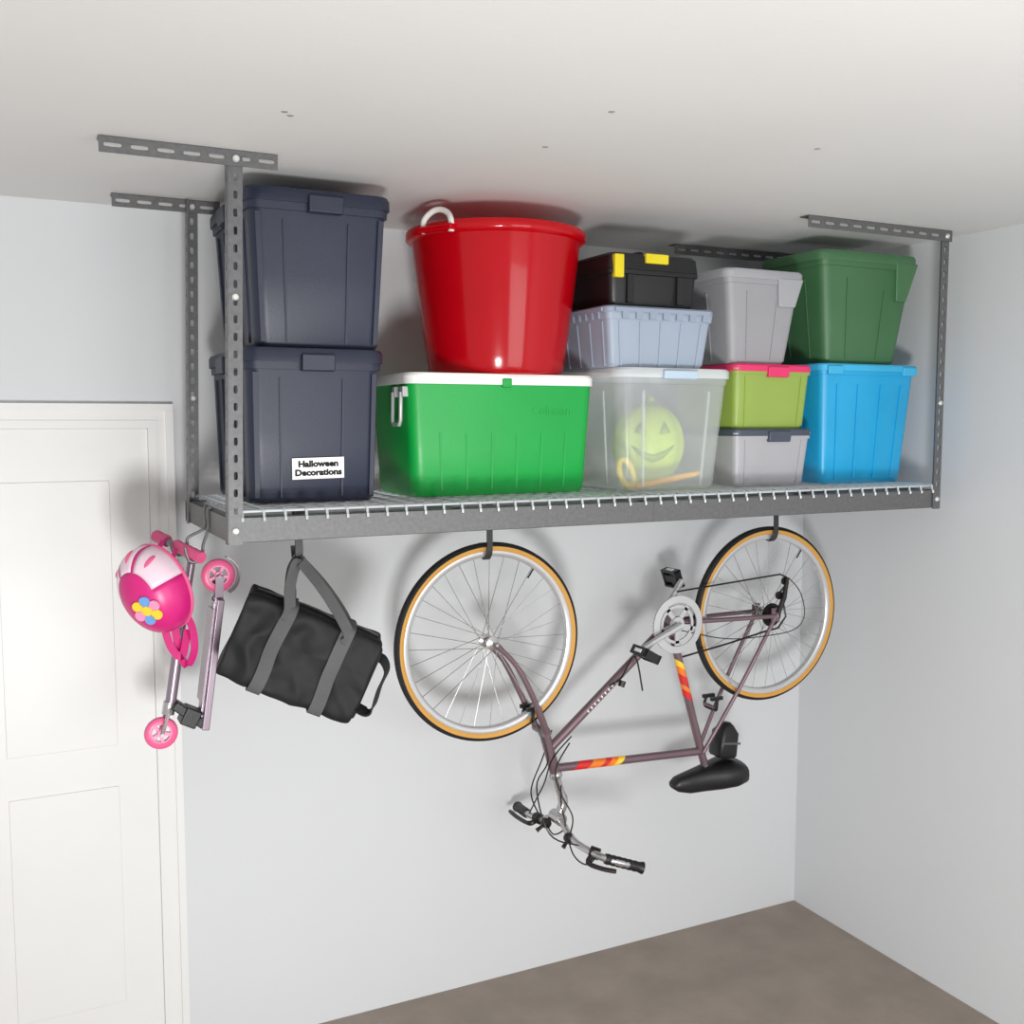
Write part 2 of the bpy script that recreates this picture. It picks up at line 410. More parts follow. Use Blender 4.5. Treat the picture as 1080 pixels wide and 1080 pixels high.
dirv = Vector((math.cos(ra), math.sin(ra), 0)); tn = Vector((-dirv.y, dirv.x, 0))
b = MB(); q = dirv*(rt-.004)
b.tube(catmull([q-tn*.05+Vector((0,0,htub-.03)), q-tn*.052+Vector((0,0,htub+.005)), q-tn*.03-dirv*.01+Vector((0,0,htub+.03)), q-dirv*.014+Vector((0,0,htub+.034)), q+tn*.03-dirv*.01+Vector((0,0,htub+.02)), q+tn*.05+Vector((0,0,htub-.004)), q+tn*.05+Vector((0,0,htub-.034))], 6), .0085, 10)
b.build('rope_handle', M['rope'], tub)
b = MB()
T = Matrix((( tn.x, dirv.x, 0, 0),(tn.y, dirv.y, 0, 0),(0,0,1,0),(0,0,0,1)))
b.box((-.065, rt-.02, htub-.03), (.065, rt+.016, htub-.014), T); b.build('handle_lug', M['red'], tub, bevel=.005)

# clear bin with contents
cribs = [('F',-.62,-.58,.03,.86,.003),('F',.58,.62,.03,.86,.003),('L',-.5,-.47,.03,.86,.003),('L',.47,.5,.03,.86,.003)]
K = make_bin('clear_bin', 'see-through plastic bin holding a lime pumpkin, under the light blue crate', 'storage bin', (660,760,652,775), 521, 388, .07, .42, DECK, M['clear'], M['clearlid'], .020, .009, .05, ribs=cribs, rad=.045, openbox=True)
handle(K, 'F', -.3, .3, K['h']-.014, K['h']+.012, .022, M['clearlatch'], 'latch')
KX = K['root'].location.x
prad = .118
pcx = KX+.050
pump = thing('toy_pumpkin', 'lime green grinning pumpkin inside the see-through bin', 'pumpkin', (pcx, .315, DECK+.003))
b = MB()
sq_ = 1.16
c0 = Vector((0,0,prad*sq_))
nph = 64
prs = []
for i in range(1, 16):
    th = math.pi*i/16; ring = []
    for k in range(nph):
        ph = 2*math.pi*k/nph; rr = prad*(1+.05*abs(math.cos(4.5*ph))-.03)
        ring.append(c0+Vector((rr*math.sin(th)*math.cos(ph), rr*math.sin(th)*math.sin(ph), -prad*sq_*math.cos(th))))
    prs.append(ring)
b.loft(prs); pb = b.build('body', M['pump'], pump, sharp=60)
b = MB(); b.tube([c0+Vector((0,0,prad*1.08)), c0+Vector((.004,0,prad*1.2)), c0+Vector((.012,0,prad*1.28))], [.014,.011,.012], 8); b.build('stem', M['pface'], pump)
def onp(a, e, d=.004):
    r = prad*1.02+d
    fa = math.radians(-115)+a
    return c0+Vector((r*math.cos(e)*math.cos(fa), r*math.cos(e)*math.sin(fa), r*sq_*math.sin(e)))
def patch(mb, poly):
    vs = [mb.bm.verts.new(onp(a, e)) for a, e in poly]; mb.bm.faces.new(vs)
for s in (-1, 1):
    b = MB(); patch(b, [(s*.18,.22),(s*.5,.27),(s*.36,.52)]); b.build('eye', M['pface'], pump, solid=.002)
b = MB()
pts = [(-.6,-.02),(-.3,-.17),(0,-.24),(.3,-.17),(.6,-.02)]; pt2 = [(-.55,-.08),(-.28,-.32),(0,-.42),(.28,-.32),(.55,-.08)]
for i in range(4): patch(b, [pts[i], pts[i+1], pt2[i+1], pt2[i]])
bmesh.ops.remove_doubles(b.bm, verts=b.bm.verts[:], dist=1e-5)
b.build('mouth', M['pface'], pump, solid=.002)
wa = at(672, 508, .125); wb = at(738, 492, .12)
wand = thing('toy_wand', 'yellow-orange toy stick with a loop handle inside the see-through bin', 'toy', (wa.x, .13, DECK+.012))
o0 = Vector((wa.x, .13, DECK+.012))
b = MB(); d = Vector((wb.x, .118, DECK+.05))-o0
b.tube([d*t for t in (0,.3,.7,1)], [.010,.011,.011,.008], 10); b.build('stick', M['orange'], wand)
b = MB(); lc = Vector((at(661, 490, .14).x-wa.x, .012, .042))
b.tube([lc+Vector((.024*math.cos(a)-.010*math.sin(a), .004*math.sin(a), .042*math.sin(a))) for a in [2*math.pi*k/24 for k in range(24)]], .010, 8, True)
b.build('grip', M['yellow'], wand)

# light blue crate
kr = [('F',s-.02,s+.02,.03,.8,.003) for s in (-.8,-.4,0,.4,.8)]+[('L',s-.02,s+.02,.03,.8,.003) for s in (-.8,-.4,0,.4,.8)]
LB = make_bin('crate', 'pale blue ribbed plastic crate between the black toolbox and see-through bin', 'crate', (648,746,638,753), 384, 324, .085, .40, K['top'], M['lblue'], M['lblue2'], .012, .007, .03, ribs=kr, rimh=.028, rimo=.005, rad=.018)
for face in ('F', 'L'):   # hinged lid flap with a toothed edge folding over the rim
    nT = 7 if face == 'F' else 9
    outer = []; prof_ = []
    for i in range(nT):
        s0 = -.9+1.8*i/nT; s1 = -.9+1.8*(i+1)/nT; sm = s0+(s1-s0)*.5
        prof_ += [(s0, LB['h']-.006), (sm-.001, LB['h']-.006), (sm, LB['h']-.026), (s1-.001, LB['h']-.026)]
    top_ = [(.9, LB['h']+.006), (-.9, LB['h']+.006)]
    poly = prof_+top_
    b = MB(); b.loft([[LB['fp'](face, s, z/LB['h'], dd) for s, z in poly] for dd in (.006, .0125)])
    b.build('lid_flap', M['lblue2'], LB['root'], flat=True)
# toolbox
TBx0, TBx1 = at(643, 322, .105).x, at(738, 322, .105).x
tb_top = at(690, 262, .105).z; tb0 = LB['top']; tbh = tb_top-tb0; tw = TBx1-TBx0; td = .40
tbx = thing('toolbox', 'black toolbox with yellow latches on top of the pale blue crate', 'toolbox', ((TBx0+TBx1)/2, .105+td/2, tb0))
hb = tbh*.62
b = MB(); b.loft([rrect(tw/2-.016+o, td/2-.016+o, .02, z) for z, o in ((0,0),(.01,.004),(hb-.014,.01),(hb-.013,.016),(hb,.016))])
for s in (-.5, .5): b.box((s*tw*.55-.012, -td/2-.002, .012), (s*tw*.55+.012, -td/2+.014, hb-.014))
b.build('body', M['black'], tbx, bevel=.0015)
b = MB(); b.loft([rrect(tw/2+o, td/2+o, .022, z) for z, o in ((hb,-.002),(hb+.003,.0),(tbh*.85,-.004),(tbh*.9,-.012),(tbh*.9,-.03),(tbh*.87,-.034))])
b.build('lid', M['black'], tbx, sharp=30)
b = MB(); b.tube(catmull([(-.0,-td*.3,tbh*.85),(0,-td*.28,tbh*.97),(0,0,tbh*.985),(0,td*.28,tbh*.97),(0,td*.3,tbh*.85)], 5), .008, 8); b.build('handle', M['black'], tbx)
def latch(lo, hi):
    b = MB(); b.box(lo, hi); b.build('latch', M['yellow'], tbx, bevel=.003)
latch((-tw*.46, -td/2-.008, hb-.026), (-tw*.36, -td/2+.01, tbh*.86))
latch((-tw/2-.010, td*.16, hb+.02), (-tw/2+.004, td*.32, tbh*.86))
latch((-tw*.12, -td/2-.006, tbh*.74), (tw*.13, -td/2+.016, tbh*.905))

# right-hand stacks
YS = .10
g1 = [('F',s-.015,s+.015,.04,.86,.003) for s in (-.75,.75)]
SG = make_bin('storage_box', 'small grey box with a slate lid, underneath the lime box', 'storage box', (778,850,774,857), 516, 452, YS, .36, DECK, M['sgrey'], M['dgrey'], .014, .006, .03, ribs=g1, rimh=.02, rimo=.004, rad=.02)
handle(SG, 'F', -.18, .4, SG['h']-.03, SG['h']+.006, .014, M['dgrey'], 'latch')
LM = make_bin('storage_box', 'small lime green box with a pink lid, between two grey bins', 'storage box', (778,851,774,857), 447, 384, YS, .36, SG['top'], M['lime'], M['pink'], .014, .006, .03, ribs=g1, rimh=.02, rimo=.004, rad=.02)
handle(LM, 'F', -.2, .35, LM['h']-.028, LM['h']+.006, .014, M['pink'], 'latch')
g2 = [('F',-.5,-.46,.05,.82,.003),('F',.36,.40,.05,.72,.003),('L',-.4,-.36,.05,.82,.003),('L',.36,.4,.05,.82,.003)]
GT = make_bin('storage_tote', 'light grey tote standing on the pink lid of the lime box', 'storage bin', (776,834,764,848), 381, 284, YS-.01, .40, LM['top'], M['lgrey'], M['lgrey2'], .020, .009, .05, ribs=g2, rimh=.026, rimo=.005, rad=.025)
handle(GT, 'F', .3, .98, GT['h']*.66, GT['h']-.004, .012, M['lgrey2'], 'handle', .1)
g3 = [('F',s-.018,s+.018,.04,.86,.004) for s in (-.7,-.25,.25,.7)]+[('L',-.4,-.36,.05,.82,.003),('L',.36,.4,.05,.82,.003)]
CY = make_bin('storage_bin', 'bright sky blue bin with a matching lid, underneath the green tote', 'storage bin', (870,953,867,970), 512, 384, YS-.005, .38, DECK, M['cyan'], M['cyan2'], .014, .011, .05, ribs=g3, rimh=.024, rimo=.006, rad=.025)
for s in (-.8, .8): handle(CY, 'F', s-.15, s+.15, CY['h']-.024, CY['h']+.006, .018, M['cyan2'], 'latch')
GR = make_bin('storage_tote', 'dull green tote standing on the bright blue bin at the right end', 'storage bin', (874,947,868,971), 381, 266, YS-.01, .33, CY['top'], M['tgreen'], M['tgreen2'], .024, .010, .06, ribs=g2, rimh=.028, rimo=.006, rad=.03)
handle(GR, 'F', .52, 1.0, GR['h']*.62, GR['h']-.004, .012, M['tgreen2'], 'handle', .12)

# ------------------------------------------------------------------ bicycle
YB = .43
P = lambda x, y, dy=0.0: at(x, y, YB+dy)
def Q(x, y, dy):   # point at the bike plane, pushed sideways
    p = at(x, y, YB); return Vector((p.x, p.y+dy, p.z))
hubF, hubR = at(516, 677, YB), at(808, 647, YB)
bike = thing('bicycle', 'mauve bicycle hanging upside down by its tan-walled wheels below the rack', 'bicycle', (P(650,740).x, YB, P(650,740).z))
AY = Matrix.Rotation(-math.pi/2, 4, 'X')
def wheel(c, rear):
    T = Matrix.Translation(c) @ AY
    b = MB(); b.lathe([(.301,.0125),(.296,.0135),(.284,.012),(.280,.006),(.280,-.006),(.284,-.012),(.296,-.0135),(.301,-.0125),(.292,0)], T, 96, True)
    w = b.build('wheel', M['rim'], bike, world=True, sharp=50)
    b = MB(); b.lathe([(.3275,0),(.3262,.008),(.322,.0135),(.3145,.0165),(.312,.012),(.312,-.012),(.3145,-.0165),(.322,-.0135),(.3262,-.008)], T, 96, True)
    b.build('tire', M['tyre'], w, world=True, sharp=50)
    b = MB(); b.lathe([(.3145,.0165),(.307,.0172),(.300,.0135),(.300,-.0135),(.307,-.0172),(.3145,-.0165)], T, 96, True)
    b.build('sidewall', M['tan'], w, world=True, sharp=50)
    b = MB()
    for k in range(32):
        a = 2*math.pi*k/32; s = 1 if k % 2 else -1; tw_ = (1 if (k//2) % 2 else -1)*.95
        h0 = Vector((.019*math.cos(a+tw_), .019*math.sin(a+tw_), s*.027)); h1 = Vector((.283*math.cos(a), .283*math.sin(a), s*.002))
        b.tube([T @ h0, T @ h1], .0012, 5)
    b.build('spokes', M['chrome'], w, world=True)
    b = MB(); b.lathe([(0,.062),(.005,.062),(.005,.036),(.012,.034),(.023,.03),(.023,.026),(.012,.022),(.011,-.022),(.023,-.026),(.023,-.03),(.012,-.034),(.005,-.036),(.005,-.062),(0,-.062)], T, 24)
    b.build('hub', M['chrome'], w, world=True)
    a = math.radians(-55); b = MB()
    v0 = Vector((.281*math.cos(a), .281*math.sin(a), 0)); v1 = Vector((.245*math.cos(a), .245*math.sin(a), 0))
    b.tube([T @ v0, T @ v1], .003, 6); b.build('valve', M['tyre'], w, world=True)
    return w
wheel(hubF, False); wheel(hubR, True)
BBk = P(706, 656); SC = P(739, 792); H1 = P(574, 772); H2 = P(586, 817)
b = MB(); b.tube([H1, H2], .0185, 14)
b.tube([P(578.5,791), BBk], .0155, 14); b.tube([P(586,810), SC], .0145, 14)
b.tube([BBk, SC, P(743,806)], .0145, 14)
b.tube([BBk+Vector((0,-.036,0)), BBk+Vector((0,.036,0))], .021, 16)
for s in (-1, 1):
    o = Vector((0, s*.06, 0)); o2 = Vector((0, s*.028, 0))
    b.tube(catmull([BBk+o2*.6, (BBk+hubR)/2+o*.7, hubR+o*.92], 5), .0085, 10)
    b.tube(catmull([SC+o2*.6, (SC+hubR)/2+o*.75, hubR+o*.92], 5), .0075, 10)
    b.box((hubR.x-.02, hubR.y+s*.055-.003, hubR.z-.02), (hubR.x+.014, hubR.y+s*.055+.003, hubR.z+.03))
b.tube([P(748,744)+Vector((0,-.03,0)), P(748,744)+Vector((0,.03,0))], .006, 8)
fr = b.build('frame', M['frame'], bike, world=True)
def sleeve(a, c, t0, t1, r, m):
    b = MB(); a = Vector(a); c = Vector(c); u = (c-a).normalized(); nn = u.cross(Vector((0,1,0)))
    b.tube([a.lerp(c, t0), a.lerp(c, t1)], r, 20)
    for v in b.bm.verts: v.co += u*((v.co-a).dot(nn)*1.1)
    b.build('decal', m, fr, world=True)
ta, tb_ = P(586,810), SC
for i, (m, w0, w1) in enumerate((('dred',.12,.21),('dora',.215,.30),('dred',.305,.34),('dora',.34,.385),('dyel',.385,.43))):
    sleeve(ta, tb_, w0, w1, .0149+.00005*i, M[m])
for i, (m, w0, w1) in enumerate((('dyel',.30,.35),('dora',.35,.41),('dred',.415,.48),('dora',.49,.53),('dred',.535,.59))):
    sleeve(BBk, SC, w0, w1, .0149+.00005*i, M[m])
b = MB(); da, db = P(578.5,791), BBk
u = (db-da).normalized()
for i in range(9):
    p = da.lerp(db, .30+.028*i)+Vector((0,-.0158,0)); sd = Vector((0,1,0)).cross(u)
    b.hexa([p+u*x+sd*y+Vector((0,z,0)) for z in (0,.002) for x, y in ((-.0025,-.005),(.0025,-.005),(.0025,.005),(-.0025,.005))])
b.build('lettering', M['white'], fr, world=True)
b = MB()
for s in (-1, 1):
    o = Vector((0, s*.052, 0))
    b.tube(catmull([hubF+o, P(538,700)+o, P(556,735)+o, P(571,770)+o*.72], 6), [.0085]*7+[.010]*7+[.0125]*5, 10)
b.tube([P(571,770)+Vector((0,-.045,0)), P(571,770)+Vector((0,.045,0))], .014, 12)
b.build('fork', M['frame'], bike, world=True)
for q in (H1, H2):
    b = MB()
    ax = (H2-H1).normalized(); b.tube([q-ax*.012, q-ax*.006, q+ax*.006, q+ax*.012], [.018,.0225,.0225,.018], 16)
    b.build('headset', M['chrome'], bike, world=True)
# drivetrain
T = Matrix.Translation(BBk+Vector((0,-.046,0))) @ AY
b = MB(); rc = .098
b.lathe([(rc,.002),(rc,-.002),(rc-.012,-.003),(rc-.012,.003)], T, 60, True)
b.lathe([(rc*.70,.003),(rc*.70,-.003),(rc*.60,-.003),(rc*.60,.003)], T, 48, True)
b.lathe([(0,.006),(.026,.006),(.03,0),(.026,-.008),(0,-.008)], T, 24)
for k in range(5):
    a = 2*math.pi*k/5+.3
    b.bar(T @ Vector((.02*math.cos(a), .02*math.sin(a), 0)), T @ Vector(((rc-.006)*math.cos(a), (rc-.006)*math.sin(a), 0)), .006, .016)
for k in range(44):
    a = 2*math.pi*k/44; b.bar(T @ Vector(((rc-.004)*math.cos(a), (rc-.004)*math.sin(a), 0)), T @ Vector(((rc+.004)*math.cos(a), (rc+.004)*math.sin(a), 0)), .003, .006)
b.build('chainring', M['rim'], bike, world=True)
b = MB(); b.lathe([(rc+.004,.004),(rc+.004,.001),(rc-.02,.0),(rc-.02,.005)], Matrix.Translation(BBk+Vector((0,-.056,0))) @ AY, 48, True)
b.build('chain_guard', M['rim'], bike, world=True)
nearp = at(681, 690, YB-.13); farp = at(711, 610, YB+.12)
b = MB(); c0_ = BBk+Vector((0,-.07,0)); b.tube([c0_, c0_.lerp(Vector((nearp.x, YB-.078, nearp.z)), .5), Vector((nearp.x, YB-.082, nearp.z))], [.014,.010,.011], 10); b.build('crank_arm', M['rim'], bike, world=True)
b = MB(); c0_ = BBk+Vector((0,.06,0)); b.tube([c0_, Vector((farp.x, YB+.072, farp.z))], [.014,.011], 10); b.build('crank_arm', M['rim'], bike, world=True)
def pedal(p, s):
    b = MB(); c = Vector((p.x, YB+s*.13, p.z))
    T = Matrix.Translation(c) @ Matrix.Rotation(math.radians(20*s+50), 4, 'Y')
    for x in (-.034, .026): b.box((x,-.044,-.016), (x+.008,.044,.016), T)
    for y in (-.044, .034): b.box((-.034,y,-.015), (.034,y+.010,.015), T)
    b.box((-.014,-.042,-.012), (.014,.042,.012), T)
    pd = b.build('pedal', M['black'], bike, world=True, bevel=.002)
    for x in (-.037, .034):
        b = MB(); b.box((x,-.018,-.006), (x+.003,.018,.006), T); b.build('reflector', M['white'], pd, world=True)
    b = MB(); b.tube([c+Vector((0,-s*.042,0)), Vector((p.x, YB+s*.072, p.z))], .006, 8); b.build('axle', M['chrome'], pd, world=True)
pedal(nearp, -1); pedal(farp, 1)
b = MB()
for i in range(6):
    r = .044-.0055*i; b.lathe([(r,.0012),(r,-.0012),(r*.35,-.0012),(r*.35,.0012)], Matrix.Translation(hubR+Vector((0,-.030-.0042*i,0))) @ AY, 28, True)
b.build('cassette', M['dark'], bike, world=True)
dy = -.046
b = MB()
path = [Q(706,622,dy), Q(760,613,dy), Q(814,604,dy), Q(821,607,dy), Q(819,616,dy), Q(813,624,dy), Q(817,632,dy), Q(820,648,dy), Q(812,660,dy), Q(800,663,dy), Q(760,676,dy), Q(712,690,dy)]
b.tube(path, .0036, 6)
b.build('chain', M['dark'], bike, world=True)
b = MB()
b.tube([hubR+Vector((.004,-.062,.012)), Q(815,628,-.062), Q(820,607,-.056)], [.009,.010,.007], 10)
for x, y in ((819,611),(813,626)):
    b.lathe([(0,.004),(.015,.004),(.015,-.004),(0,-.004)], Matrix.Translation(Q(x,y,-.046)) @ AY, 16)
b.build('rear_derailleur', M['dark'], bike, world=True)
b = MB(); b.tube(catmull([Q(820,607,-.062), Q(831,622,-.068), Q(835,645,-.07), Q(826,660,-.066), Q(800,667,-.06), Q(760,672,-.03), BBk+Vector((0,-.02,-.02))], 6), .0019, 6)
b.build('shift_cable', M['black'], bike, world=True)
# seat
b = MB(); b.tube([SC.lerp(BBk, .08), P(743,806), P(747,812)], .0125, 12); b.build('seat_post', M['chrome'], bike, world=True)
b = MB(); secs = [(709,828,.020,.014),(714,827,.030,.030),(726,825,.036,.044),(740,821,.046,.050),(754,817,.070,.054),(767,813,.086,.056),(776,811,.080,.046),(781,810,.045,.024)]
rings = []
for x, y, hw, hh in secs:
    c = P(x, y); rings.append([c+Vector((0, hw*math.copysign(abs(math.cos(a))**.8, math.cos(a)), hh*1.05*math.copysign(abs(math.sin(a))**.7, math.sin(a))*(.85 if math.sin(a) > 0 else .85))) for a in [2*math.pi*k/20 for k in range(20)]])
b.loft(rings); b.build('saddle', M['black'], bike, world=True, sharp=60)
b = MB(); c = P(764, 780); T = Matrix.Translation(c) @ Matrix.Rotation(math.radians(8), 4, 'Y')
b.loft([[T @ q for q in rrect(.042*s, .040*s, .016, z)] for z, s in ((-.06,.9),(-.052,1),(.03,.95),(.055,.6),(.066,.35))])
sb = b.build('saddle_bag', M['black'], bike, world=True, sharp=45)
b = MB(); b.box((-.043,-.0415,-.008), (.043,-.0395,0), T); b.build('reflective_strip', M['web'], sb, world=True)
# handlebar
BC = P(588, 862)
b = MB(); b.tube(catmull([H2, P(590,832), P(594,846), BC], 5), [.0145]*8+[.017]*8, 12)
b.tube([BC+Vector((0,-.028,0)), BC+Vector((0,.028,0))], .022, 14); b.build('stem', M['chrome'], bike, world=True)
nE = at(676, 915, .10); nS = at(640, 906, .13); n1 = at(612, 892, .24); fE = at(546, 851, .70); fS = at(556, 858, .60)
hp = catmull([fE, fS, at(570,864,.52), BC, at(600,880,.33), n1, nS, nE], 6)
b = MB(); b.tube(hp, .0118, 12); b.build('handlebar', M['chrome'], bike, world=True)
def grip(a, c):
    a = Vector(a); c = Vector(c); b = MB(); k = 14
    b.tube([a.lerp(c, i/k) for i in range(k+1)], [.0175 if i % 2 else .0158 for i in range(k)]+[.020], 12); b.build('grip', M['black'], bike, world=True)
grip(nS.lerp(nE, -.05), nE.lerp(nS, -.05)); grip(fS, fE)
def lever(a, c, off):
    b = MB(); a = Vector(a); c = Vector(c); d = (c-a).normalized()
    b.tube([a-d*.016, a+d*.016], .019, 10)
    b.tube(catmull([a, a+off, a.lerp(c, .5)+off*1.1, c+off*.9], 5), [.009]*6+[.0075]*9+[.006], 8)
    b.build('brake_lever', M['dark'], bike, world=True)
lever(n1.lerp(nS, .55), nS.lerp(nE, .45), Vector((-.03,-.01,-.022))); lever(at(568,863,.53), fE, Vector((-.035,0,-.012)))
# thumb shifters by the stem
for (c, tip) in ((at(576,868,.46), at(566,876,.46)), (at(600,884,.31), at(594,894,.30))):
    b = MB(); b.lathe([(0,.012),(.016,.010),(.018,0),(.016,-.010),(0,-.012)], Matrix.Translation(c) @ AY, 16)
    b.tube([c, c.lerp(tip, .6), tip], [.007,.006,.008], 8); b.build('thumb_shifter', M['dark'], bike, world=True)
def caliper(c, name='brake_caliper'):
    b = MB()
    for s in (-1, 1): b.tube(catmull([c+Vector((0,s*.004,0)), c+Vector((-.012,s*.035,.01)), c+Vector((-.006,s*.03,.045))], 5), .006, 8)
    for s in (-1, 1): b.box((c.x-.028, c.y+s*.024-.006, c.z+.040), (c.x+.022, c.y+s*.024+.006, c.z+.052))
    b.build(name, M['dark'], bike, world=True)
caliper(P(560,760)); caliper(P(752,748))
for path in ([n1, at(580,880,.22), at(566,830,.30), at(578,800,.36), P(560,758)+Vector((0,-.02,0))],
             [at(570,862,.52), at(560,835,.5), at(572,800,.47), at(582,770,.45)],
             [at(558,858,.58), at(566,842,.5), at(574,826,.45), at(583,800,.41), P(600,775)+Vector((0,-.018,0))],
             [at(600,884,.31), at(604,862,.30), at(592,838,.34), at(586,812,.39), P(598,782)+Vector((0,-.018,0))],
             [at(576,868,.46), at(584,880,.40), at(596,872,.36), at(592,850,.38), P(588,826)+Vector((0,-.024,0))],
             [BC+Vector((0,-.05,0)), at(604,900,.28), at(618,912,.2), at(628,905,.16)]):
    b = MB(); b.tube(catmull(path, 7), .0026, 6); b.build('brake_cable', M['black'], bike, world=True)
b = MB(); b.tube(catmull([P(640,722)+Vector((0,-.018,0)), P(650,712)+Vector((0,-.034,0)), P(664,690)+Vector((0,-.034,0)), P(672,726)+Vector((0,-.034,0))], 4), .003, 6)
b.tube([P(652,716)+Vector((0,-.03,0)), P(650,722)+Vector((0,-.03,0))], .012, 8)
b.build('shifter', M['dark'], bike, world=True)

# ------------------------------------------------------------------ hooks
def hook(name, label, x, y, ztop, zbot, half, w=.020):
    root = thing(name, label, 'hook', (x, y, ztop), 0, None)
    b = MB(); d = zbot-ztop
    b.ribbon(catmull([(0,-half+.0,0.004), (0,-half,d*.5), (0,-half,d+.030), (0,-half*.6,d+.005), (0,0,d-.003), (0,half*.6,d+.005), (0,half,d+.024), (0,half+.006,d+.045)], 5), Vector((1,0,0)), w, .007)
    b.build('shank', M['hooksteel'], root, bevel=.0015)
    b = MB(); b.box((-.016,-half-.008,-.012), (.016,-half+.008,.004)); b.build('clip', M['hooksteel'], root, bevel=.002)
    return root
zh = DECK-.016
hook('hook', 'dark grey hook holding the bicycle front wheel', hubF.x-.012, YB, zh, hubF.z+.277, .03)
hook('hook', 'dark grey hook holding the bicycle rear wheel', hubR.x+.012, YB, zh, hubR.z+.277, .03)
hb_ = at(315, 592, .05)
hook('hook', 'dark grey hook holding up the duffel bag', hb_.x, .065, zh, hb_.z-.008, .02)

# ------------------------------------------------------------------ duffel bag
bc = at(316, 689, .11)
bag = thing('duffel_bag', 'black duffel bag with grey straps hanging tilted from a hook', 'bag', bc)
L_, H_, D_ = .37, .235, .16
TB = Matrix.Rotation(math.radians(-16), 4, 'Z') @ Matrix.Rotation(math.radians(24), 4, 'Y')
def bagpt(x, a, sc=1.0, out=0.0, wr=True):
    e = .22
    cy = math.copysign(abs(math.cos(a))**e, math.cos(a)); cz = math.copysign(abs(math.sin(a))**e, math.sin(a))
    bul = 1+.03*math.cos(math.pi*x/L_)
    v = Vector((x, cy*(D_/2*sc*bul+out), cz*(H_/2*sc*bul+out)))
    if wr:
        q = Vector((v.x*11+v.z*7, v.y*9, v.z*8-v.x*8))
        f = (.5-abs(noise.noise(q))*2)*.010+noise.noise(v*26)*.005
        f2 = noise.noise(Vector((v.x*4, 3.1, v.z*3)))*.012
        nrm = Vector((0, cy*abs(cy)**3, cz*abs(cz)**3*.5))
        v = v+nrm*(f+f2*.6)+Vector((noise.noise(v*9+Vector((7,0,0)))*.008, 0, 0))
    return v
def sqang(n):   # angles that walk the rounded-square section evenly
    e = .22; out = []
    dense = [2*math.pi*i/8000 for i in range(8001)]
    pts = [Vector((math.copysign(abs(math.cos(a))**e, math.cos(a))*D_/2, math.copysign(abs(math.sin(a))**e, math.sin(a))*H_/2)) for a in dense]
    L = [0]
    for p, q in zip(pts, pts[1:]): L.append(L[-1]+(q-p).length)
    j = 0
    for i in range(n):
        t = L[-1]*i/n
        while L[j+1] < t: j += 1
        out.append(dense[j]+(dense[j+1]-dense[j])*((t-L[j])/max(1e-9, L[j+1]-L[j])))
    return out
angs = sqang(84)
b = MB(); rings = []
xs = [(-.5,.4),(-.502,.84),(-.5,.95),(-.493,.985),(-.48,.998)]+[(-.47+.94*i/44, 1) for i in range(1, 44)]+[(.48,.998),(.493,.985),(.5,.95),(.502,.84),(.5,.4)]
for xf, sc in xs:
    rings.append([TB @ bagpt(xf*L_, a, sc) for a in angs])
b.loft(rings); bb = b.build('body', M['nylon'], bag, sharp=80)
R3 = TB.to_3x3(); wx = R3 @ Vector((1,0,0))
b = MB(); b.ribbon([TB @ (bagpt(x*L_, math.pi/2, 1)+Vector((0,0,.003))) for x in [-.47+.94*i/20 for i in range(21)]], R3 @ Vector((0,1,0)), .018, .005); b.build('zipper', M['black'], bag)
apex = hb_-bc
a2 = sqang(80)
for x in (-.20, .24):
    ring = [TB @ bagpt(x*L_, a, 1.02, .005) for a in a2+[a2[0]]]
    b = MB(); b.ribbon(ring, wx, .036, .003); b.build('strap', M['web'], bag)
for s in (-1, 1):
    def top(x): return TB @ Vector((x*L_, s*D_/2*1.05, H_/2*.97))
    p1, p2 = top(-.20), top(.24)
    ap = apex+Vector((0, .010*s, .004+.003*s))
    pts = catmull([p1+R3 @ Vector((0,s*.009,-.03)), p1, p1.lerp(ap, .5)+Vector((-.012,0,-.004)), ap+Vector((-.012,0,-.012)), ap+Vector((0,0,0)), ap+Vector((.012,0,-.012)), p2.lerp(ap, .5)+Vector((.010,0,.002)), p2, p2+R3 @ Vector((0,s*.009,-.03))], 6)
    b = MB(); b.ribbon(pts, Vector((.6,.25,0)) if s < 0 else Vector((.6,.5,0)), .034, .003); b.build('carry_handle', M['web'], bag)
e0 = .505*L_
b = MB(); b.loft([[TB @ Vector((e0+z, q.x, q.y)) for q in rrect(D_/2*.9-z*.5, H_/2*.88-z*.5, .02, 0)] for z in (-.004,.005,.008)]); b.build('end_panel', M['nylon'], bag, sharp=40)
e1 = TB @ Vector((.5*L_, -.04, .075)); e2 = TB @ Vector((.50*L_, -.06, -.065))
b = MB(); b.ribbon(catmull([e1, e1+Vector((.018,-.010,-.010)), e1+Vector((.026,-.014,-.04)), (e1+e2)/2+Vector((.034,-.016,-.02)), e2+Vector((.046,-.016,-.002)), e2+Vector((.028,-.014,-.016)), e2], 6), Vector((.55,.75,.2)), .044, .005); b.build('shoulder_strap', M['nylon'], bag)

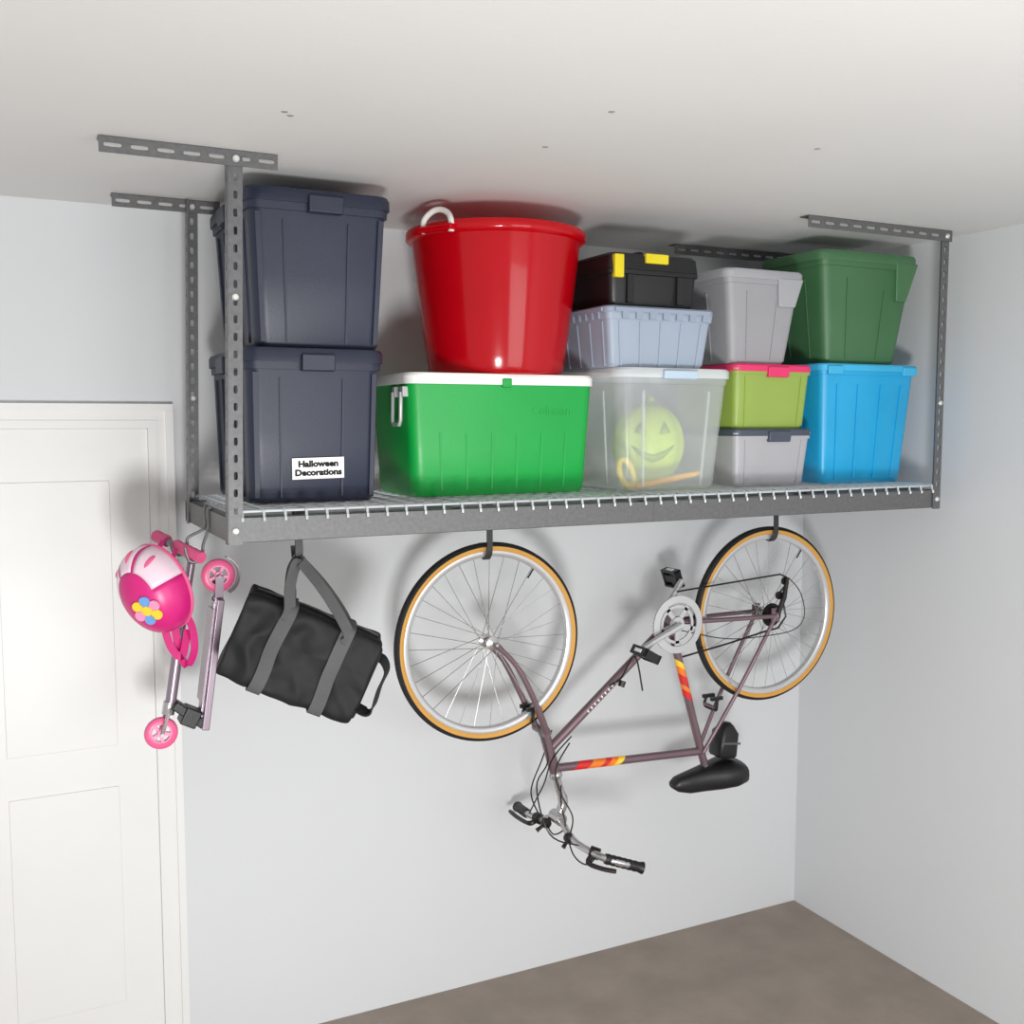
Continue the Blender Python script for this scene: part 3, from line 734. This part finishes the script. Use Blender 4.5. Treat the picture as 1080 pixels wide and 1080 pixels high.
# ------------------------------------------------------------------ scooter
YSc = .33
G = lambda x, y, dy=0.0: Vector((at(x, y, YSc).x, YSc+dy, at(x, y, YSc).z))
sc0 = G(200, 680)
sco = thing('kick_scooter', 'folded lilac kick scooter with pink wheels hanging from the left rail', 'scooter', sc0)
def swheel(c, r):
    T = Matrix.Translation(c) @ AY
    b = MB(); b.lathe([(r,.0),(r-.002,.008),(r-.008,.012),(r*.62,.012),(r*.62,-.012),(r-.008,-.012),(r-.002,-.008)], T, 36, True)
    w = b.build('wheel', M['wpink'], sco, world=True)
    b = MB(); b.lathe([(r*.64,.008),(r*.54,.008),(r*.54,-.008),(r*.64,-.008)], T, 30, True)
    b.lathe([(0,.013),(r*.25,.013),(r*.25,-.013),(0,-.013)], T, 20)
    for k in range(5):
        a = 2*math.pi*k/5+.2; b.bar(T @ Vector((r*.2*math.cos(a), r*.2*math.sin(a), 0)), T @ Vector((r*.6*math.cos(a), r*.6*math.sin(a), 0)), .012, .008)
    b.build('wheel_hub', M['lpink'], w, world=True)
wt, wb_ = G(230, 607), G(170, 773)
swheel(wt, .047); swheel(wb_, .045)
b = MB(); b.tube([G(203,585), G(193,650), G(181,735)], .0115, 12); b.tube([G(190,668), G(179,748)], .015, 12); b.build('steering_column', M['lilac'], sco, world=True)
b = MB()
for s in (-1, 1): b.tube([G(179,745, s*.012), G(176,752, s*.022), G(170,773, s*.022)], .005, 8)
b.tube([G(179,740), G(177,753)], .017, 12); b.tube([wb_+Vector((0,-.028,0)), wb_+Vector((0,.028,0))], .005, 8)
b.build('fork', M['chrome'], sco, world=True)
dk0, dk1 = G(230,630), G(214,766)
b = MB(); b.bar(dk0, dk1, .095, .020); b.bar(dk0.lerp(dk1, .02), dk0.lerp(dk1, .98), .04, .03); dk = b.build('deck', M['lilac'], sco, world=True, bevel=.003)
b = MB(); nrm = Vector((0,1,0)).cross((dk1-dk0).normalized()); 
if nrm.x > 0: nrm = -nrm
b.bar(dk0.lerp(dk1, .08)+nrm*.0165, dk0.lerp(dk1, .8)+nrm*.0165, .08, .003); b.build('grip_tape', M['lilac'], dk, world=True)
b = MB()
for s in (-1, 1): b.bar(dk0.lerp(dk1, .05)+Vector((0,s*.024,0)), wt+Vector((0,s*.024,0)), .005, .022)
b.tube([wt+Vector((0,-.028,0)), wt+Vector((0,.028,0))], .005, 8); b.build('rear_fork', M['lilac'], sco, world=True)
b = MB(); pts = [wt+Vector((.056*math.cos(a), 0, .056*math.sin(a))) for a in [math.radians(d) for d in range(-60, 80, 14)]]
b.ribbon(pts, Vector((0,1,0)), .036, .003); b.build('rear_brake', M['lilac'], sco, world=True)
b = MB(); b.bar(G(183,742), G(216,764), .05, .026); b.bar(G(192,752), G(208,758), .062, .05); b.build('folding_hinge', M['black'], sco, world=True, bevel=.004)
hb0 = at(166, 566, .36); hb1 = at(212, 588, .22)
b = MB(); b.tube([hb0, hb1], .0095, 10); b.tube([G(203,592), hb0.lerp(hb1, .62)], .0125, 10); b.build('handlebar', M['lilac'], sco, world=True)
for t0, t1 in ((-.05,.24),(.42,1.02)):
    b = MB(); k = 10; b.tube([hb0.lerp(hb1, t0+(t1-t0)*i/k) for i in range(k+1)], [.0175 if i % 2 else .0158 for i in range(k+1)], 12); b.build('grip', M['wpink'], sco, world=True)
# scooter hooks: grey S hooks from the side rail under the handlebar grip
for (tt, lab) in ((.52,'grey steel hook holding the scooter grip, nearer the back post'),(.86,'grey steel hook holding the scooter grip, nearer the front post')):
    p = hb0.lerp(hb1, tt); x0 = -.0195
    hk = thing('hook', lab, 'hook', (x0, p.y, BB1)); ddx = p.x-x0; dzz = p.z-BB1
    rr = .0205
    b = MB(); b.tube(catmull([(.0115,0,-.012), (.011,0,.004), (.003,0,.0065), (0,0,-.004), (0,0,-.05), (ddx+rr+.002,0,dzz+.025), (ddx+rr,0,dzz), (ddx+rr*.7,0,dzz-rr*.75), (ddx,0,dzz-rr), (ddx-rr*.7,0,dzz-rr*.75), (ddx-rr,0,dzz), (ddx-rr-.004,0,dzz+.02)], 5), .0042, 8)
    b.build('shank', M['steel'], hk)

# ------------------------------------------------------------------ helmet
hc = at(165, 621, .16)
hel = thing('bike_helmet', 'small pink and white child helmet hanging beside the scooter', 'helmet', hc)
ax = Vector((-.70,-.64,-.20)).normalized()
upv = Vector((-.42, .10, 1.0)); upv = (upv-ax*upv.dot(ax)).normalized(); sv = upv.cross(ax)
ra_, ru, rs = .082, .112, .086
def hp_(th, ph, k=1.0):
    # flatter crown than a sphere
    st, ct = math.sin(th), math.cos(th)
    ct = math.copysign(abs(ct)**.85, ct)
    return ax*(ra_*k*ct)+upv*(ru*k*st*math.sin(ph))+sv*(rs*k*st*math.cos(ph))
NT, NP = 16, 48
def white_zone(i, j):
    ph = 2*math.pi*(j+.5)/NP; th = (i+.5)/NT*1.75
    return math.sin(ph) > .1 and th > .70 and not (j in (9, 15))
def dome(sel):
    b = MB(); V = {}
    def gv(i, j):
        j %= NP
        if i == 0: j = 0
        if (i, j) not in V: V[(i, j)] = b.bm.verts.new(hp_(i/NT*1.75, 2*math.pi*j/NP))
        return V[(i, j)]
    for i in range(NT):
        for j in range(NP):
            if sel(i, j):
                vs = [gv(i,j), gv(i+1,j), gv(i+1,j+1), gv(i,j+1)] if i else [gv(0,0), gv(1,j), gv(1,j+1)]
                b.bm.faces.new(vs)
    return b
dome(lambda i, j: not white_zone(i, j)).build('shell', M['hpink'], hel, solid=.006, sharp=70)
dome(white_zone).build('shell_panel', M['hwhite'], hel, solid=.007, sharp=70)
b = MB(); b.tube([hp_(1.75, 2*math.pi*k/48) for k in range(48)], .007, 8, True); b.build('rim_band', M['wpink'], hel)
for ph in (.8, 1.57, 2.35):
    b = MB(); b.tube([hp_(t, ph, 1.012) for t in (.9,.98,1.1,1.22,1.34,1.42)], [.002,.005,.0065,.0065,.005,.002], 8); b.build('vent', M['wpink'], hel)
# generic flower decal
c_t, c_p = .40, -.9
ctr = hp_(c_t, c_p, 1.03); nn = (hp_(c_t+.05, c_p)-hp_(c_t-.05, c_p)).cross(hp_(c_t, c_p+.05)-hp_(c_t, c_p-.05)).normalized()
if nn.dot(ctr) < 0: nn = -nn
e1_ = nn.orthogonal().normalized(); e2_ = nn.cross(e1_)
for k in range(6):
    a = 2*math.pi*k/6; cc = ctr+(e1_*math.cos(a)+e2_*math.sin(a))*.025-nn*.001
    q = [cc+(e1_*math.cos(t)+e2_*math.sin(t))*.014 for t in [2*math.pi*i/14 for i in range(14)]]
    b = MB(); b.loft([q, [v+nn*.004 for v in q]]); b.build('petal', M[('lpink','sky','dyel')[k % 3]], hel)
q = [ctr+(e1_*math.cos(t)+e2_*math.sin(t))*.013 for t in [2*math.pi*i/14 for i in range(14)]]
b = MB(); b.loft([q, [v+nn*.005 for v in q]]); b.build('flower_center', M['dyel'], hel)
A_ = lambda x, y, Y: at(x, y, Y)-hc
for pts_, w_ in (([A_(190,640,.2), A_(202,660,.19), A_(205,685,.18), A_(198,702,.18), A_(190,690,.19), A_(184,660,.2)], .020),
                 ([A_(172,655,.18), A_(180,682,.17), A_(192,692,.17), A_(198,664,.2)], .020),
                 ([A_(172,570,.22), A_(166,585,.2), A_(176,600,.22), A_(186,578,.24)], .012)):
    b = MB(); b.ribbon(catmull(pts_, 6), Vector((1,.3,.2)), w_, .003); b.build('chin_strap', M['hpink'], hel)

# ------------------------------------------------------------------ light
def area(name, loc, tgt, size, e, col=(1,1,1)):
    l = bpy.data.lights.new(name, 'AREA'); l.energy = e; l.size = size; l.color = col
    o = bpy.data.objects.new(name, l); C.objects.link(o); o.location = loc
    o.rotation_euler = (Vector(tgt)-Vector(loc)).to_track_quat('-Z', 'Y').to_euler()
area('main_light', (-.5,-3.2,.85), (1.0,.3,1.9), .5, 86, (1,.998,.99))  # main area lamp, added low behind the camera; no window is built there
area('fill_light', (1.3,-3.4,1.4), (1.3,.5,1.7), 1.6, 32, (.99,.99,1))  # wide, weaker fill lamp, unseen behind the camera; no doorway is built there
w = bpy.data.worlds.new('world'); S.world = w; w.use_nodes = True
bg = w.node_tree.nodes['Background']; bg.inputs['Color'].default_value = (.98,.99,1,1); bg.inputs['Strength'].default_value = .56
